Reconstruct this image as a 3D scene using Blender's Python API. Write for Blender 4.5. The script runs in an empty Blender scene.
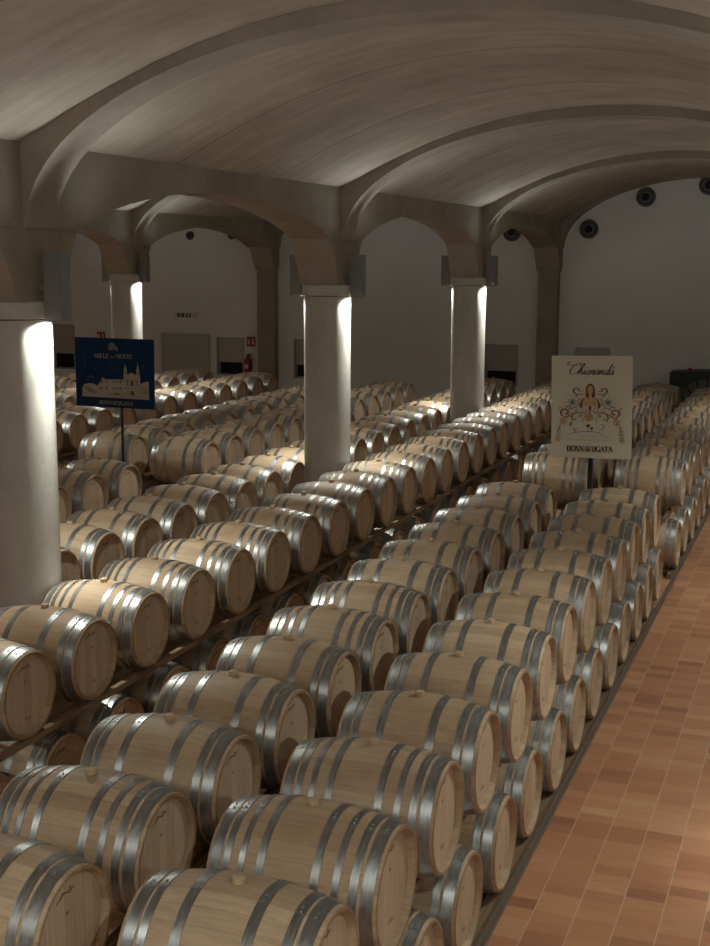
import bpy, bmesh, math, random
from mathutils import Vector, Matrix
random.seed(7)
C = bpy.context.scene.collection
PI = math.pi
sc = bpy.context.scene

# ------------------------------------------------------------------ camera
RV = Vector((0.93474, 0.355313, 0.003643)); UV = Vector((-0.063334, 0.156509, 0.985644)); FV = Vector((-0.349642, 0.921552, -0.168799))
FPX = 1264.33; EYE = Vector((0, 0, 4.47))
cam = bpy.data.objects.new('camera', bpy.data.cameras.new('camera')); C.objects.link(cam)
m = Matrix((RV, UV, -FV)).transposed().to_4x4(); m.translation = EYE
cam.matrix_world = m
cam.data.sensor_fit = 'VERTICAL'; cam.data.sensor_height = 36; cam.data.sensor_width = 36
cam.data.lens = 36 * FPX / 946; cam.data.clip_end = 200
sc.camera = cam
def px(p):
    q = Vector(p) - EYE; d = q.dot(FV)
    if d < .3: return None
    return 355 + FPX * q.dot(RV) / d, 473 - FPX * q.dot(UV) / d, d
def in_view(p, r):
    a = px(p)
    if a is None: return False
    s = FPX * r / a[2]
    return -s < a[0] < 710 + s and -s < a[1] < 946 + s

# ------------------------------------------------------------------ materials
def mat(name, col, rough=.6, metal=0, build=None, spec=.5):
    M = bpy.data.materials.new(name); M.use_nodes = True
    nt = M.node_tree; b = nt.nodes['Principled BSDF']
    b.inputs['Base Color'].default_value = (*col, 1); b.inputs['Roughness'].default_value = rough
    b.inputs['Metallic'].default_value = metal; b.inputs['Specular IOR Level'].default_value = spec
    if build: build(nt, b)
    return M
def N(nt, t, **k):
    n = nt.nodes.new(t)
    for a, v in k.items(): setattr(n, a, v)
    return n
def lk(nt, a, b): nt.links.new(a, b)
def ramp(nt, fac, stops):
    r = N(nt, 'ShaderNodeValToRGB'); lk(nt, fac, r.inputs['Fac'])
    e = r.color_ramp.elements
    while len(e) < len(stops): e.new(.5)
    for i, (p, c) in enumerate(stops): e[i].position = p; e[i].color = (*c, 1)
    return r.outputs['Color']
def mth(nt, op, a, b=None, c=None):
    n = N(nt, 'ShaderNodeMath', operation=op)
    for i, v in enumerate((a, b, c)):
        if v is None: continue
        if isinstance(v, (int, float)): n.inputs[i].default_value = v
        else: lk(nt, v, n.inputs[i])
    return n.outputs[0]
def mix(nt, mode, fac, a, b):
    n = N(nt, 'ShaderNodeMix', data_type='RGBA', blend_type=mode)
    for s, v in (('Factor', fac),):
        if isinstance(v, (int, float)): n.inputs[0].default_value = v
        else: lk(nt, v, n.inputs[0])
    for i, v in ((6, a), (7, b)):
        if isinstance(v, tuple): n.inputs[i].default_value = (*v, 1)
        else: lk(nt, v, n.inputs[i])
    return n.outputs[2]
def noise(nt, vec, scale, detail=4, rough=.55):
    n = N(nt, 'ShaderNodeTexNoise'); n.inputs['Scale'].default_value = scale
    n.inputs['Detail'].default_value = detail; n.inputs['Roughness'].default_value = rough
    if vec is not None: lk(nt, vec, n.inputs['Vector'])
    return n.outputs['Fac']
def mapping(nt, vec, scale):
    n = N(nt, 'ShaderNodeMapping'); n.inputs['Scale'].default_value = scale; lk(nt, vec, n.inputs['Vector'])
    return n.outputs[0]
def bump(nt, b, h, strength, dist=.01):
    n = N(nt, 'ShaderNodeBump'); n.inputs['Strength'].default_value = strength; n.inputs['Distance'].default_value = dist
    lk(nt, h, n.inputs['Height']); lk(nt, n.outputs[0], b.inputs['Normal'])
def objco(nt): return N(nt, 'ShaderNodeTexCoord').outputs['Object']

def oak_build(nt, b):
    co = objco(nt); s = N(nt, 'ShaderNodeSeparateXYZ'); lk(nt, co, s.inputs[0])
    rnd = N(nt, 'ShaderNodeObjectInfo').outputs['Random']
    ang = mth(nt, 'MULTIPLY', mth(nt, 'ADD', mth(nt, 'ARCTAN2', s.outputs[1], s.outputs[2]), PI), 26 / (2 * PI))
    cell = mth(nt, 'FLOOR', ang)
    w = N(nt, 'ShaderNodeTexWhiteNoise', noise_dimensions='2D')
    cx = N(nt, 'ShaderNodeCombineXYZ'); lk(nt, cell, cx.inputs[0]); lk(nt, mth(nt, 'MULTIPLY', rnd, 57), cx.inputs[1]); lk(nt, cx.outputs[0], w.inputs['Vector'])
    base = ramp(nt, w.outputs['Value'], [(0, (.43, .325, .215)), (.5, (.49, .375, .255)), (1, (.55, .43, .30))])
    off = N(nt, 'ShaderNodeVectorMath', operation='ADD'); lk(nt, co, off.inputs[0])
    cv = N(nt, 'ShaderNodeCombineXYZ'); lk(nt, mth(nt, 'MULTIPLY', rnd, 31), cv.inputs[0]); lk(nt, cv.outputs[0], off.inputs[1])
    g = noise(nt, mapping(nt, off.outputs[0], (3, 38, 38)), 1.6, 6, .62)
    c = mix(nt, 'MULTIPLY', .55, base, ramp(nt, g, [(.25, (.62, .54, .46)), (.6, (1, 1, 1))]))
    g2 = noise(nt, off.outputs[0], 2.6, 3)
    c = mix(nt, 'MULTIPLY', .5, c, ramp(nt, g2, [(.3, (.78, .72, .66)), (.6, (1, 1, 1))]))
    fr = mth(nt, 'FRACT', ang)
    edge = mth(nt, 'LESS_THAN', mth(nt, 'MINIMUM', fr, mth(nt, 'SUBTRACT', 1, fr)), .02)
    c = mix(nt, 'MULTIPLY', mth(nt, 'MULTIPLY', edge, .32), c, (.35, .25, .18))
    endg = mth(nt, 'GREATER_THAN', mth(nt, 'ABSOLUTE', s.outputs[0]), .4705)
    c = mix(nt, 'MULTIPLY', mth(nt, 'MULTIPLY', endg, .8), c, (.68, .58, .50))
    tone = ramp(nt, rnd, [(0, (.86, .82, .78)), (1, (1.0, 1.0, 1.0))])
    lk(nt, mix(nt, 'MULTIPLY', 1, c, tone), b.inputs['Base Color'])
    bump(nt, b, g, .12, .003)
OAK = mat('oak_staves', (.5, .35, .2), .55, 0, oak_build, .35)
def head_build(nt, b):
    co = objco(nt); s = N(nt, 'ShaderNodeSeparateXYZ'); lk(nt, co, s.inputs[0])
    rnd = N(nt, 'ShaderNodeObjectInfo').outputs['Random']
    yy = mth(nt, 'MULTIPLY', mth(nt, 'ADD', s.outputs[1], 5), 1 / .083)
    cell = mth(nt, 'FLOOR', yy)
    w = N(nt, 'ShaderNodeTexWhiteNoise', noise_dimensions='2D')
    cx = N(nt, 'ShaderNodeCombineXYZ'); lk(nt, cell, cx.inputs[0]); lk(nt, mth(nt, 'MULTIPLY', rnd, 57), cx.inputs[1]); lk(nt, cx.outputs[0], w.inputs['Vector'])
    base = ramp(nt, w.outputs['Value'], [(0, (.48, .36, .25)), (.5, (.53, .40, .285)), (1, (.58, .445, .32))])
    g = noise(nt, mapping(nt, co, (20, 40, 3)), 1.6, 6, .62)
    c = mix(nt, 'MULTIPLY', .5, base, ramp(nt, g, [(.25, (.66, .58, .52)), (.6, (1, 1, 1))]))
    fr = mth(nt, 'FRACT', yy)
    edge = mth(nt, 'LESS_THAN', fr, .03)
    c = mix(nt, 'MULTIPLY', mth(nt, 'MULTIPLY', edge, .6), c, (.35, .25, .18))
    lk(nt, c, b.inputs['Base Color'])
HEAD = mat('oak_head', (.5, .35, .25), .6, 0, head_build, .3)
def steel_build(nt, b):
    co = objco(nt); g = noise(nt, mapping(nt, co, (60, 9, 9)), 1.5, 4)
    lk(nt, ramp(nt, g, [(.3, (.27, .295, .30)), (.7, (.42, .44, .445))]), b.inputs['Base Color'])
    lk(nt, mth(nt, 'MULTIPLY_ADD', g, .25, .25), b.inputs['Roughness'])
STEEL = mat('galvanised_steel', (.5, .5, .5), .36, .88, steel_build)
BUNG = mat('bung_wood', (.46, .33, .21), .6)
MARK = mat('burnt_mark', (.19, .11, .07), .8)
def conc(c1, c2, sx=(.5, .5, .5), st=.25):
    def f(nt, b):
        co = objco(nt); g = noise(nt, mapping(nt, co, sx), 2.2, 8, .62); h = noise(nt, co, 26, 5, .6)
        c = ramp(nt, g, [(.3, c1), (.72, c2)])
        c = mix(nt, 'MULTIPLY', .35, c, ramp(nt, h, [(.3, (.75, .73, .7)), (.6, (1, 1, 1))]))
        lk(nt, c, b.inputs['Base Color']); bump(nt, b, h, st, .004)
    return f
CONC = mat('concrete', (.3, .27, .23), .85, 0, conc((.23, .20, .16), (.36, .325, .27)), .2)
def vault_build(nt, b):
    co = objco(nt); s = N(nt, 'ShaderNodeSeparateXYZ'); lk(nt, co, s.inputs[0])
    g = noise(nt, mapping(nt, co, (.8, .8, .8)), 1.3, 8, .65)
    st = noise(nt, mapping(nt, co, (.35, 3.2, .35)), 2.0, 6, .6)
    c = ramp(nt, g, [(.3, (.33, .29, .235)), (.7, (.46, .415, .345))])
    c = mix(nt, 'MULTIPLY', .55, c, ramp(nt, st, [(.3, (.66, .62, .58)), (.62, (1, 1, 1))]))
    # cast joints between the precast panels
    t = mth(nt, 'FRACT', mth(nt, 'ADD', mth(nt, 'DIVIDE', mth(nt, 'SUBTRACT', s.outputs[1], 2.03), 7.32 / 3), 20.5))
    j = mth(nt, 'LESS_THAN', mth(nt, 'ABSOLUTE', mth(nt, 'SUBTRACT', t, .5)), .008)
    c = mix(nt, 'MULTIPLY', mth(nt, 'MULTIPLY', j, .6), c, (.3, .27, .25))
    lk(nt, c, b.inputs['Base Color'])
VAULT = mat('vault_concrete', (.35, .3, .25), .85, 0, vault_build, .2)
COLM = mat('column_concrete', (.5, .48, .43), .75, 0, conc((.39, .38, .345), (.54, .53, .49), (1, 1, .35), .18), .3)
def plaster(nt, b):
    co = objco(nt); g = noise(nt, co, .6, 5); h = noise(nt, co, 90, 3)
    lk(nt, ramp(nt, g, [(.3, (.70, .71, .70)), (.7, (.77, .78, .77))]), b.inputs['Base Color']); bump(nt, b, h, .1, .002)
PLAST = mat('white_plaster', (.55, .54, .5), .9, 0, plaster, .2)
def tile_build(nt, b):
    co = objco(nt); s = N(nt, 'ShaderNodeSeparateXYZ'); lk(nt, co, s.inputs[0])
    u = mth(nt, 'DIVIDE', mth(nt, 'ADD', s.outputs[0], 40 * .28 + 1.72), .28)
    v = mth(nt, 'DIVIDE', mth(nt, 'ADD', s.outputs[1], 10), .14)
    cx = N(nt, 'ShaderNodeCombineXYZ'); lk(nt, mth(nt, 'FLOOR', u), cx.inputs[0]); lk(nt, mth(nt, 'FLOOR', v), cx.inputs[1])
    w = N(nt, 'ShaderNodeTexWhiteNoise', noise_dimensions='2D'); lk(nt, cx.outputs[0], w.inputs['Vector'])
    c2 = N(nt, 'ShaderNodeCombineXYZ'); lk(nt, mth(nt, 'FLOOR', mth(nt, 'MULTIPLY', v, .25)), c2.inputs[1]); lk(nt, mth(nt, 'FLOOR', mth(nt, 'MULTIPLY', u, .5)), c2.inputs[0])
    w2 = N(nt, 'ShaderNodeTexWhiteNoise', noise_dimensions='2D'); lk(nt, c2.outputs[0], w2.inputs['Vector'])
    val = mth(nt, 'ADD', mth(nt, 'MULTIPLY', w.outputs['Value'], .55), mth(nt, 'MULTIPLY', w2.outputs['Value'], .45))
    c = ramp(nt, val, [(0, (.31, .14, .08)), (.25, (.44, .205, .11)), (.6, (.51, .26, .14)), (1, (.58, .345, .20))])
    g = noise(nt, mapping(nt, co, (1.5, 9, 1)), 3, 5, .6)
    c = mix(nt, 'MULTIPLY', .4, c, ramp(nt, g, [(.3, (.68, .64, .6)), (.62, (1, 1, 1))]))
    fu, fv = mth(nt, 'FRACT', u), mth(nt, 'FRACT', v)
    gu = mth(nt, 'LESS_THAN', fu, .026); gv = mth(nt, 'LESS_THAN', fv, .03)
    c = mix(nt, 'MIX', mth(nt, 'MULTIPLY', gv, .25), c, (.22, .14, .10))
    c = mix(nt, 'MIX', mth(nt, 'MULTIPLY', gu, .9), c, (.52, .40, .30))
    lk(nt, c, b.inputs['Base Color'])
    lk(nt, mth(nt, 'MULTIPLY_ADD', g, .2, .38), b.inputs['Roughness'])
TILE = mat('terracotta_tiles', (.35, .17, .1), .5, 0, tile_build, .4)
def beam_build(nt, b):
    co = objco(nt); g = noise(nt, mapping(nt, co, (20, 1.5, 20)), 2, 5)
    lk(nt, ramp(nt, g, [(.3, (.17, .115, .07)), (.7, (.27, .19, .12))]), b.inputs['Base Color'])
BEAM = mat('rack_timber', (.3, .2, .13), .75, 0, beam_build, .2)
RAIL = mat('rail_metal', (.26, .21, .17), .45, .5)
LAMPM = mat('lamp_housing', (.19, .195, .20), .5, .3)
GLOW = mat('lamp_glass', (1, 1, 1), .5)
_b = GLOW.node_tree.nodes['Principled BSDF']; _b.inputs['Emission Color'].default_value = (1, .93, .8, 1); _b.inputs['Emission Strength'].default_value = 12
DARK = mat('dark_metal', (.018, .018, .02), .5, .2)
BLACKH = mat('dark_hole', (.01, .01, .01), .9)
SPOTR = mat('spot_ring', (.10, .10, .098), .6, .2)
NAVY = mat('navy_board', (.011, .036, .105), .8, 0, None, .15)
CREAM = mat('cream_board', (.62, .60, .48), .75, 0, None, .2)
INK = mat('dark_ink', (.035, .02, .02), .7)
SILV = mat('silver_ink', (.42, .41, .38), .6)
PALE = mat('pale_ink', (.46, .44, .38), .7)
GREYI = mat('grey_ink', (.16, .18, .22), .7)
OCHRE = mat('ochre_ink', (.42, .21, .06), .7)
BROWN = mat('brown_ink', (.16, .065, .03), .7)
SKIN = mat('golden_ink', (.55, .36, .17), .7)
GREEN = mat('green_ink', (.05, .13, .08), .7)
THIN = mat('light_grey_ink', (.30, .28, .24), .7)
REDM = mat('red_paint', (.30, .018, .015), .4)
REDS = mat('red_sign', (.30, .05, .04), .6)
WHITEP = mat('white_print', (.6, .6, .58), .6)
GRNS = mat('exit_green', (.03, .10, .06), .5)
DOORM = mat('door_paint', (.40, .40, .37), .7)
NSTEEL = mat('niche_steel', (.36, .36, .35), .4, .6)
PANEL = mat('niche_panel', (.42, .40, .36), .5)
MPAN = mat('machine_panel', (.22, .23, .23), .5)
MACH = mat('machine_green', (.02, .028, .027), .5, .3)

# ------------------------------------------------------------------ mesh helpers
def obj(name, bm, m, parent=None, smooth=False, loc=None):
    me = bpy.data.meshes.new(name)
    bmesh.ops.recalc_face_normals(bm, faces=bm.faces)
    bm.to_mesh(me); bm.free()
    for x in (m if isinstance(m, (list, tuple)) else [m]): me.materials.append(x)
    if smooth: me.shade_smooth()
    me.set_sharp_from_angle(angle=math.radians(38))
    o = bpy.data.objects.new(name, me); C.objects.link(o)
    if parent: o.parent = parent
    if loc: o.location = loc
    return o
def tag(o, label, cat, group=None, kind=None):
    o['label'] = label; o['category'] = cat
    if group: o['group'] = group
    if kind: o['kind'] = kind
    return o
def thing(name, label, cat, loc=(0, 0, 0), rz=0, group=None):
    o = bpy.data.objects.new(name, None); C.objects.link(o); o.empty_display_size = .1
    o.location = loc; o.rotation_euler = (0, 0, rz); return tag(o, label, cat, group)
def struct(name, bm, m, **k):
    o = obj(name, bm, m, **k); o['kind'] = 'structure'; return o
def box(bm, x0, x1, y0, y1, z0, z1, mi=0):
    v = [bm.verts.new(p) for p in ((x0, y0, z0), (x1, y0, z0), (x1, y1, z0), (x0, y1, z0), (x0, y0, z1), (x1, y0, z1), (x1, y1, z1), (x0, y1, z1))]
    for f in ((0, 3, 2, 1), (4, 5, 6, 7), (0, 1, 5, 4), (1, 2, 6, 5), (2, 3, 7, 6), (3, 0, 4, 7)):
        bm.faces.new([v[i] for i in f]).material_index = mi
    return v
def bxo(*a): b = bmesh.new(); box(b, *a); return b
def revolve(bm, prof, n, axis='X', smooth=True, closed=False):
    """prof: list of (axial, radius)"""
    rings = []
    for a, r in prof:
        ring = []
        for i in range(n):
            t = 2 * PI * i / n; c, s = r * math.cos(t), r * math.sin(t)
            ring.append(bm.verts.new((a, c, s) if axis == 'X' else ((c, s, a) if axis == 'Z' else (c, a, s))))
        rings.append(ring)
    k = len(rings)
    for j in range(k if closed else k - 1):
        A, B = rings[j], rings[(j + 1) % k]
        for i in range(n):
            f = bm.faces.new((A[i], A[(i + 1) % n], B[(i + 1) % n], B[i])); f.smooth = smooth
    return rings
def caps(bm, zs, r, n=64):
    for z in zs: bm.faces.new([bm.verts.new((r * math.cos(2 * PI * i / n), r * math.sin(2 * PI * i / n), z)) for i in range(n)])
def tube(bm, pts, r, n=8):
    prev = None
    for i, p in enumerate(pts):
        p = Vector(p); t = (Vector(pts[min(i + 1, len(pts) - 1)]) - Vector(pts[max(i - 1, 0)])).normalized()
        a = t.cross(Vector((0, 0, 1)) if abs(t.z) < .9 else Vector((1, 0, 0))).normalized(); b = t.cross(a)
        ring = [bm.verts.new(p + (a * math.cos(2 * PI * k / n) + b * math.sin(2 * PI * k / n)) * r) for k in range(n)]
        if prev:
            for k in range(n): bm.faces.new((prev[k], prev[(k + 1) % n], ring[(k + 1) % n], ring[k]))
        else: bm.faces.new(ring[::-1])
        prev = ring
    bm.faces.new(prev)

# ------------------------------------------------------------------ barrel
L, RB, RE = .95, .39, .3255
def rad(x): return RB - (RB - RE) * (abs(x) / (L / 2)) ** 2
def shell_bm():
    bm = bmesh.new(); xs = [-L / 2 + L * i / 16 for i in range(17)]
    prof = [(x, rad(x)) for x in xs]
    # chime at each end: flat stave ends bevelled inwards, then the croze
    e = L / 2
    prof = [(-e + .06, RE - .034), (-e + .012, RE - .026), (-e, RE - .019), (-e, RE - .004)] + [(-e + .004, RE)] + prof[1:-1] + [(e - .004, RE)] + [(e, RE - .004), (e, RE - .019), (e - .012, RE - .026), (e - .06, RE - .034)]
    revolve(bm, prof, 52); return bm
def head_bm(s):
    bm = bmesh.new(); r = RE - .029; x = s * (L / 2 - .044); th = .022
    a = [bm.verts.new((x, r * math.cos(2 * PI * i / 52), r * math.sin(2 * PI * i / 52))) for i in range(52)]
    b = [bm.verts.new((x - s * th, v.co.y, v.co.z)) for v in a]
    bm.faces.new(a); bm.faces.new(b[::-1])
    for i in range(52): bm.faces.new((a[i], a[(i + 1) % 52], b[(i + 1) % 52], b[i]))
    return bm
def hoop_bm(xc, w):
    bm = bmesh.new(); t = .0035; x0, x1 = xc - w / 2, xc + w / 2
    n = 52
    revolve(bm, [(x0, rad(x0) + .0005), (x0, rad(x0) + t), (x1, rad(x1) + t), (x1, rad(x1) + .0005)], n, closed=True)
    # overlap plate and two rivets near the top
    a0 = PI / 2 + .10
    for k in range(4):
        a = a0 + .035 * k; b = a + .035
        q = [bm.verts.new((x, (rad(x) + t + .002) * math.cos(g), (rad(x) + t + .002) * math.sin(g))) for x, g in ((x0, a), (x1, a), (x1, b), (x0, b))]
        p = [bm.verts.new((x, (rad(x) + .001) * math.cos(g), (rad(x) + .001) * math.sin(g))) for x, g in ((x0, a), (x1, a), (x1, b), (x0, b))]
        bm.faces.new(q)
        for i in range(4): bm.faces.new((q[i], q[(i + 1) % 4], p[(i + 1) % 4], p[i]))
    for g in (a0 + .03, a0 + .11):
        R = rad(xc) + t + .002
        bmesh.ops.create_uvsphere(bm, u_segments=8, v_segments=4, radius=.007, matrix=Matrix.Translation((xc, R * math.cos(g), R * math.sin(g))))
    return bm
def mark_bm(s):
    bm = bmesh.new(); x = s * (L / 2 - .0438)
    def st(pts, w):
        for (a, b), (c, d) in zip(pts, pts[1:]):
            dx, dy = c - a, d - b; l = math.hypot(dx, dy) or 1; nx, ny = -dy / l * w, dx / l * w
            q = [(a + nx, b + ny), (c + nx, d + ny), (c - nx, d - ny), (a - nx, b - ny)]
            lo = [bm.verts.new((x, u, v)) for u, v in q]; hi = [bm.verts.new((x + s * .0012, u, v)) for u, v in q]
            bm.faces.new(hi)
            for i in range(4): bm.faces.new((lo[i], lo[(i + 1) % 4], hi[(i + 1) % 4], hi[i]))
    st([(-.09, .185), (-.05, .205), (-.02, .215), (.02, .20), (.06, .215)], .004)
    st([(-.05, .192), (-.04, .222), (-.02, .205)], .003); st([(.01, .20), (.03, .228), (.04, .205)], .003)
    st([(-.015, .10), (.015, .103)], .005); st([(-.025, -.19), (.0, -.185), (.03, -.178)], .004); st([(.02, -.205), (.05, -.19)], .003)
    return bm
def bung_bm():
    bm = bmesh.new(); r = revolve(bm, [(RB - .03, .024), (RB + .002, .027), (RB + .003, .033), (RB + .028, .031), (RB + .031, .027)], 16, axis='Z')
    bm.faces.new(r[0][::-1]); bm.faces.new(r[-1]); return bm
def coll_mesh(o):
    C.objects.unlink(o); return o.data
SHELL = coll_mesh(obj('staves', shell_bm(), OAK)); HD = {s: coll_mesh(obj('barrel_head', head_bm(s), HEAD)) for s in (-1, 1)}
MK = {s: coll_mesh(obj('burnt_mark', mark_bm(s), MARK)) for s in (-1, 1)}
BG = coll_mesh(obj('bung', bung_bm(), BUNG, smooth=False))
HP8 = [(.152, .044), (.262, .036), (.352, .042), (.424, .062)]; HP6 = [(.170, .052), (.345, .046), (.418, .066)]
HM = {8: [], 6: []}
for n, hp in ((8, HP8), (6, HP6)):
    for x, w in hp:
        for s in (-1, 1): HM[n].append(coll_mesh(obj('hoop', hoop_bm(s * x, w), STEEL)))
def mk(name, me, parent): 
    o = bpy.data.objects.new(name, me); C.objects.link(o); o.parent = parent; return o
def first_barrel(n):
    t = bpy.data.objects.new('oak_barrel', None); C.objects.link(t)
    mk('staves', SHELL, t)
    for s in (1, -1):
        h = mk('barrel_head', HD[s], t); mk('burnt_mark', MK[s], h)
    for me in HM[n]: mk('hoop', me, t)
    mk('bung', BG, t); return t
def copy_tree(o, parent=None):
    c = o.copy(); C.objects.link(c); c.parent = parent
    for ch in o.children: copy_tree(ch, c)
    return c
proto = {8: None, 6: None}
ORD = 'first second third fourth fifth sixth seventh eighth ninth tenth eleventh twelfth thirteenth fourteenth fifteenth sixteenth seventeenth eighteenth nineteenth twentieth twenty-first twenty-second twenty-third twenty-fourth twenty-fifth twenty-sixth twenty-seventh twenty-eighth'.split()
ZT, ZB = 1.238, .428
def fr(y0, p, n): return [y0 + p * i for i in range(n)]
FARY = 18.52
rows = {
 # name: X, list of y top tier, clause, group, hoop counts by index
 'B': (-2.416, fr(4.878 - .9015, .9015, 14), 'aisle-side row before cream sign', '66886666666666'),
 'A': (-3.731, fr(5.7035 - .9015 * 2, .9015, 14), 'second row before cream sign', '66866688666666'),
 'Bf': (-2.41, fr(FARY, .96, 12), 'aisle-side row behind cream sign', '8' * 12),
 'Af': (-3.75, fr(FARY - .1, .92, 13), 'second row behind cream sign', '8' * 13),
 'C': (-5.93, fr(8.4675 - .9 * 2, .9, 27), 'row just right of columns', '66' + '68' + '8' * 30),
 'D': (-7.57, fr(10.48, .85, 23), 'row just left of columns', '6' * 30),
 'E': (-9.66, fr(11.7, .895, 5), 'short row before blue sign', '6' * 10),
 'Ef': (-9.61, fr(17.7, .835, 13), 'right row behind blue sign', '6' * 20),
 'F': (-10.98, fr(11.7, .895, 5), 'outer row before blue sign', '6' * 10),
 'Ff': (-11.03, fr(17.85, .84, 12), 'left row behind blue sign', '6' * 20),
 'G': (-13.5, fr(17.34, .864, 14), 'row right of rear column', '6' * 20),
 'H': (-15.45, fr(17.2, .9, 14), 'row left of rear column', '6' * 20),
 'I': (-17.4, fr(17.6, .9, 12), 'row facing the far door', '6' * 20),
}
ends = {}
def add_barrels(vis=None):
    made = 0
    for key, (X, ys, clause, hoops) in rows.items():
        for tier in (0, 1):
            yy = ys if tier else ([y + .53 for y in ys] if key in 'BAEF' else [y - (.38 if key in ('Af', 'Bf') else .47) for y in ys])
            z = ZT if tier else ZB
            sel = []
            for i, y in enumerate(yy):
                idt = '%s%d_%d' % (key, tier, i)
                if not in_view((X, y, z), .55): continue
                if idt in HIDDEN: continue
                sel.append((i, y, idt))
            nv = sum(1 for q in sel if q[2] not in UNSEEN); k = -1
            for i, y, idt in sel:
                if idt not in UNSEEN: k += 1
                n = int(hoops[i]) if tier else 6
                if proto[n] is None: proto[n] = t = first_barrel(n)
                else: t = copy_tree(proto[n])
                sg = -1 if key == 'D' else (1 if key in 'CG' else 0); dx, dr = (random.uniform(-.007, .007), random.uniform(-.006, .006)) if tier else (random.uniform(-.01, .01), 0)
                t.location = (X + (sg * abs(dx) if sg else dx), y, z); t.rotation_euler = (0, 0, dr)
                w = 'eight-hooped' if n == 8 else 'six-hooped'
                if k == nv - 1 and k > 1: o_ = 'rearmost'
                else: o_ = ORD[k]
                tr = 'upper' if tier else 'lower'
                t.name = 'oak_barrel'
                tag(t, ('%s oak barrel, %s from front, %s tier, %s' if o_ != 'rearmost' else '%s oak barrel, %s of the %s tier, %s') % (w, o_, tr, clause), 'barrel', '%s tier oak barrels of the %s' % (tr, clause))
                if idt in UNSEEN: t['label'] = '%s oak barrel hidden behind its neighbours, %s tier, %s' % (w, tr, clause)
                t['idt'] = idt
                made += 1
    return made
HIDDEN = set(); KEEPID = False
# repeats wholly behind others or outside the frame are left out
HIDDEN |= set('B0_1 B1_0 A0_1 A0_5 A0_6 A0_10 A0_11 A0_12 Bf0_7 Bf0_8 Bf0_9 Bf0_10 Bf0_11 Af0_2 Af0_6 Af0_7 Af0_8 Af0_9 Af0_10 Af0_11 Af0_12 C0_25 C0_26 D0_1 D0_2 D0_3 D0_4 D0_5 D0_6 D0_7 D0_8 D0_9 D0_10 D0_11 D0_12 D0_13 D0_14 D0_15 D0_16 D0_17 D0_18 D0_19 D0_20 D0_21 D0_22 E0_2 E0_3 Ef0_1 Ef0_2 Ef0_3 Ef0_4 Ef0_5 Ef0_6 Ef0_7 Ef0_8 Ef0_9 Ef0_10 Ef0_11 Ef0_12 F0_4 Ff0_0 Ff0_3 Ff0_4 Ff0_5 Ff0_6 Ff0_7 Ff0_8 Ff0_9 Ff0_10 Ff0_11 G0_1 G0_2 G0_5 G0_6 G0_7 G0_8 G0_9 G0_10 G0_11 G0_12 G0_13 H0_4 H0_5 H0_6 H0_7 H0_8 H0_9 H0_10 H0_11 H0_12 H0_13 H1_8 H1_9 I0_6 I0_7 I0_8 I0_9 I0_10 I0_11 I1_11'.split())
UNSEEN = set('A0_7 A0_8 A0_9 Bf0_6 Af0_5 C0_24 C1_26 D0_0 E0_0 E0_1 E1_1 Ef0_0 Ef1_7 F0_3 F1_3 Ff1_11 G1_0 G1_1 H1_4 H1_5 I1_6 I1_7'.split())
NB = add_barrels()
print('BARRELS', NB)
for o in bpy.data.objects:
    if 'idt' in o and not KEEPID: del o['idt']

# racks: timber beams between the tiers and on the floor
bars = [('B', 3.4, 16.0), ('A', 3.4, 16.0), ('Bf', 17.75, 29.3), ('Af', 17.75, 30.3), ('F', 11.2, 15.8), ('C', 6.2, 30.6), ('D', 9.8, 29.4), ('E', 11.2, 15.8), ('Ef', 17.0, 28.9), ('Ff', 17.0, 29.0), ('G', 16.9, 29.7), ('H', 16.9, 29.7), ('I', 16.9, 29.7)]
sidew = {1: 'right', -1: 'left'}
for key, y0, y1 in bars:
    X = rows[key][0]; cl = rows[key][2]
    for s in (-1, 1):
        xo = .43 if key == 'C' else .30
        xb = X + s * xo; r = rad(xo)
        zt = ZT - r - .006; zb = ZB + r + .006
        y1_ = min(y1, 31.0)
        b = bmesh.new(); box(b, xb - .025, xb + .025, y0, y1_, max(zb, zt - .05), zt)
        # small chocks at the two ends of the beam
        tag(obj('rack_beam', b, BEAM), 'timber beam between tiers under %s barrel ends, %s' % (sidew[s], cl), 'beam', 'timber beams of the barrel racks')
        if True:
            xb = X + s * .41; r = rad(.41)
            b = bxo(xb - .035, xb + .035, y0, y1_, 0, ZB - r - .006)
            tag(obj('floor_beam', b, BEAM), 'floor-level timber beam under %s barrel ends, %s' % (sidew[s], cl), 'beam', 'floor beams of the barrel racks')
def chock(x, y, z, label, flip=1):
    b = bmesh.new(); w = .045
    q = [(-.06, 0), (.06, 0), (.06 * flip, .075), (-.0 * flip, .03)]
    q = [(-.06, 0), (.06, 0), (.06, .07), (.03, .07)] if flip > 0 else [(-.06, 0), (.06, 0), (-.03, .07), (-.06, .07)]
    A = [b.verts.new((x - w, y + u, z + v)) for u, v in q]; B = [b.verts.new((x + w, y + u, z + v)) for u, v in q]
    b.faces.new(A); b.faces.new(B[::-1])
    for i in range(4): b.faces.new((A[i], A[(i + 1) % 4], B[(i + 1) % 4], B[i]))
    tag(obj('wedge_block', b, BEAM), label, 'wedge', 'wooden wedges holding the end barrels')
zt = ZT - rad(.4) - .006
chock(-2.01, FARY - .30, zt, 'small wooden wedge under the first upper barrel behind the cream sign, aisle side', -1)


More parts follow.
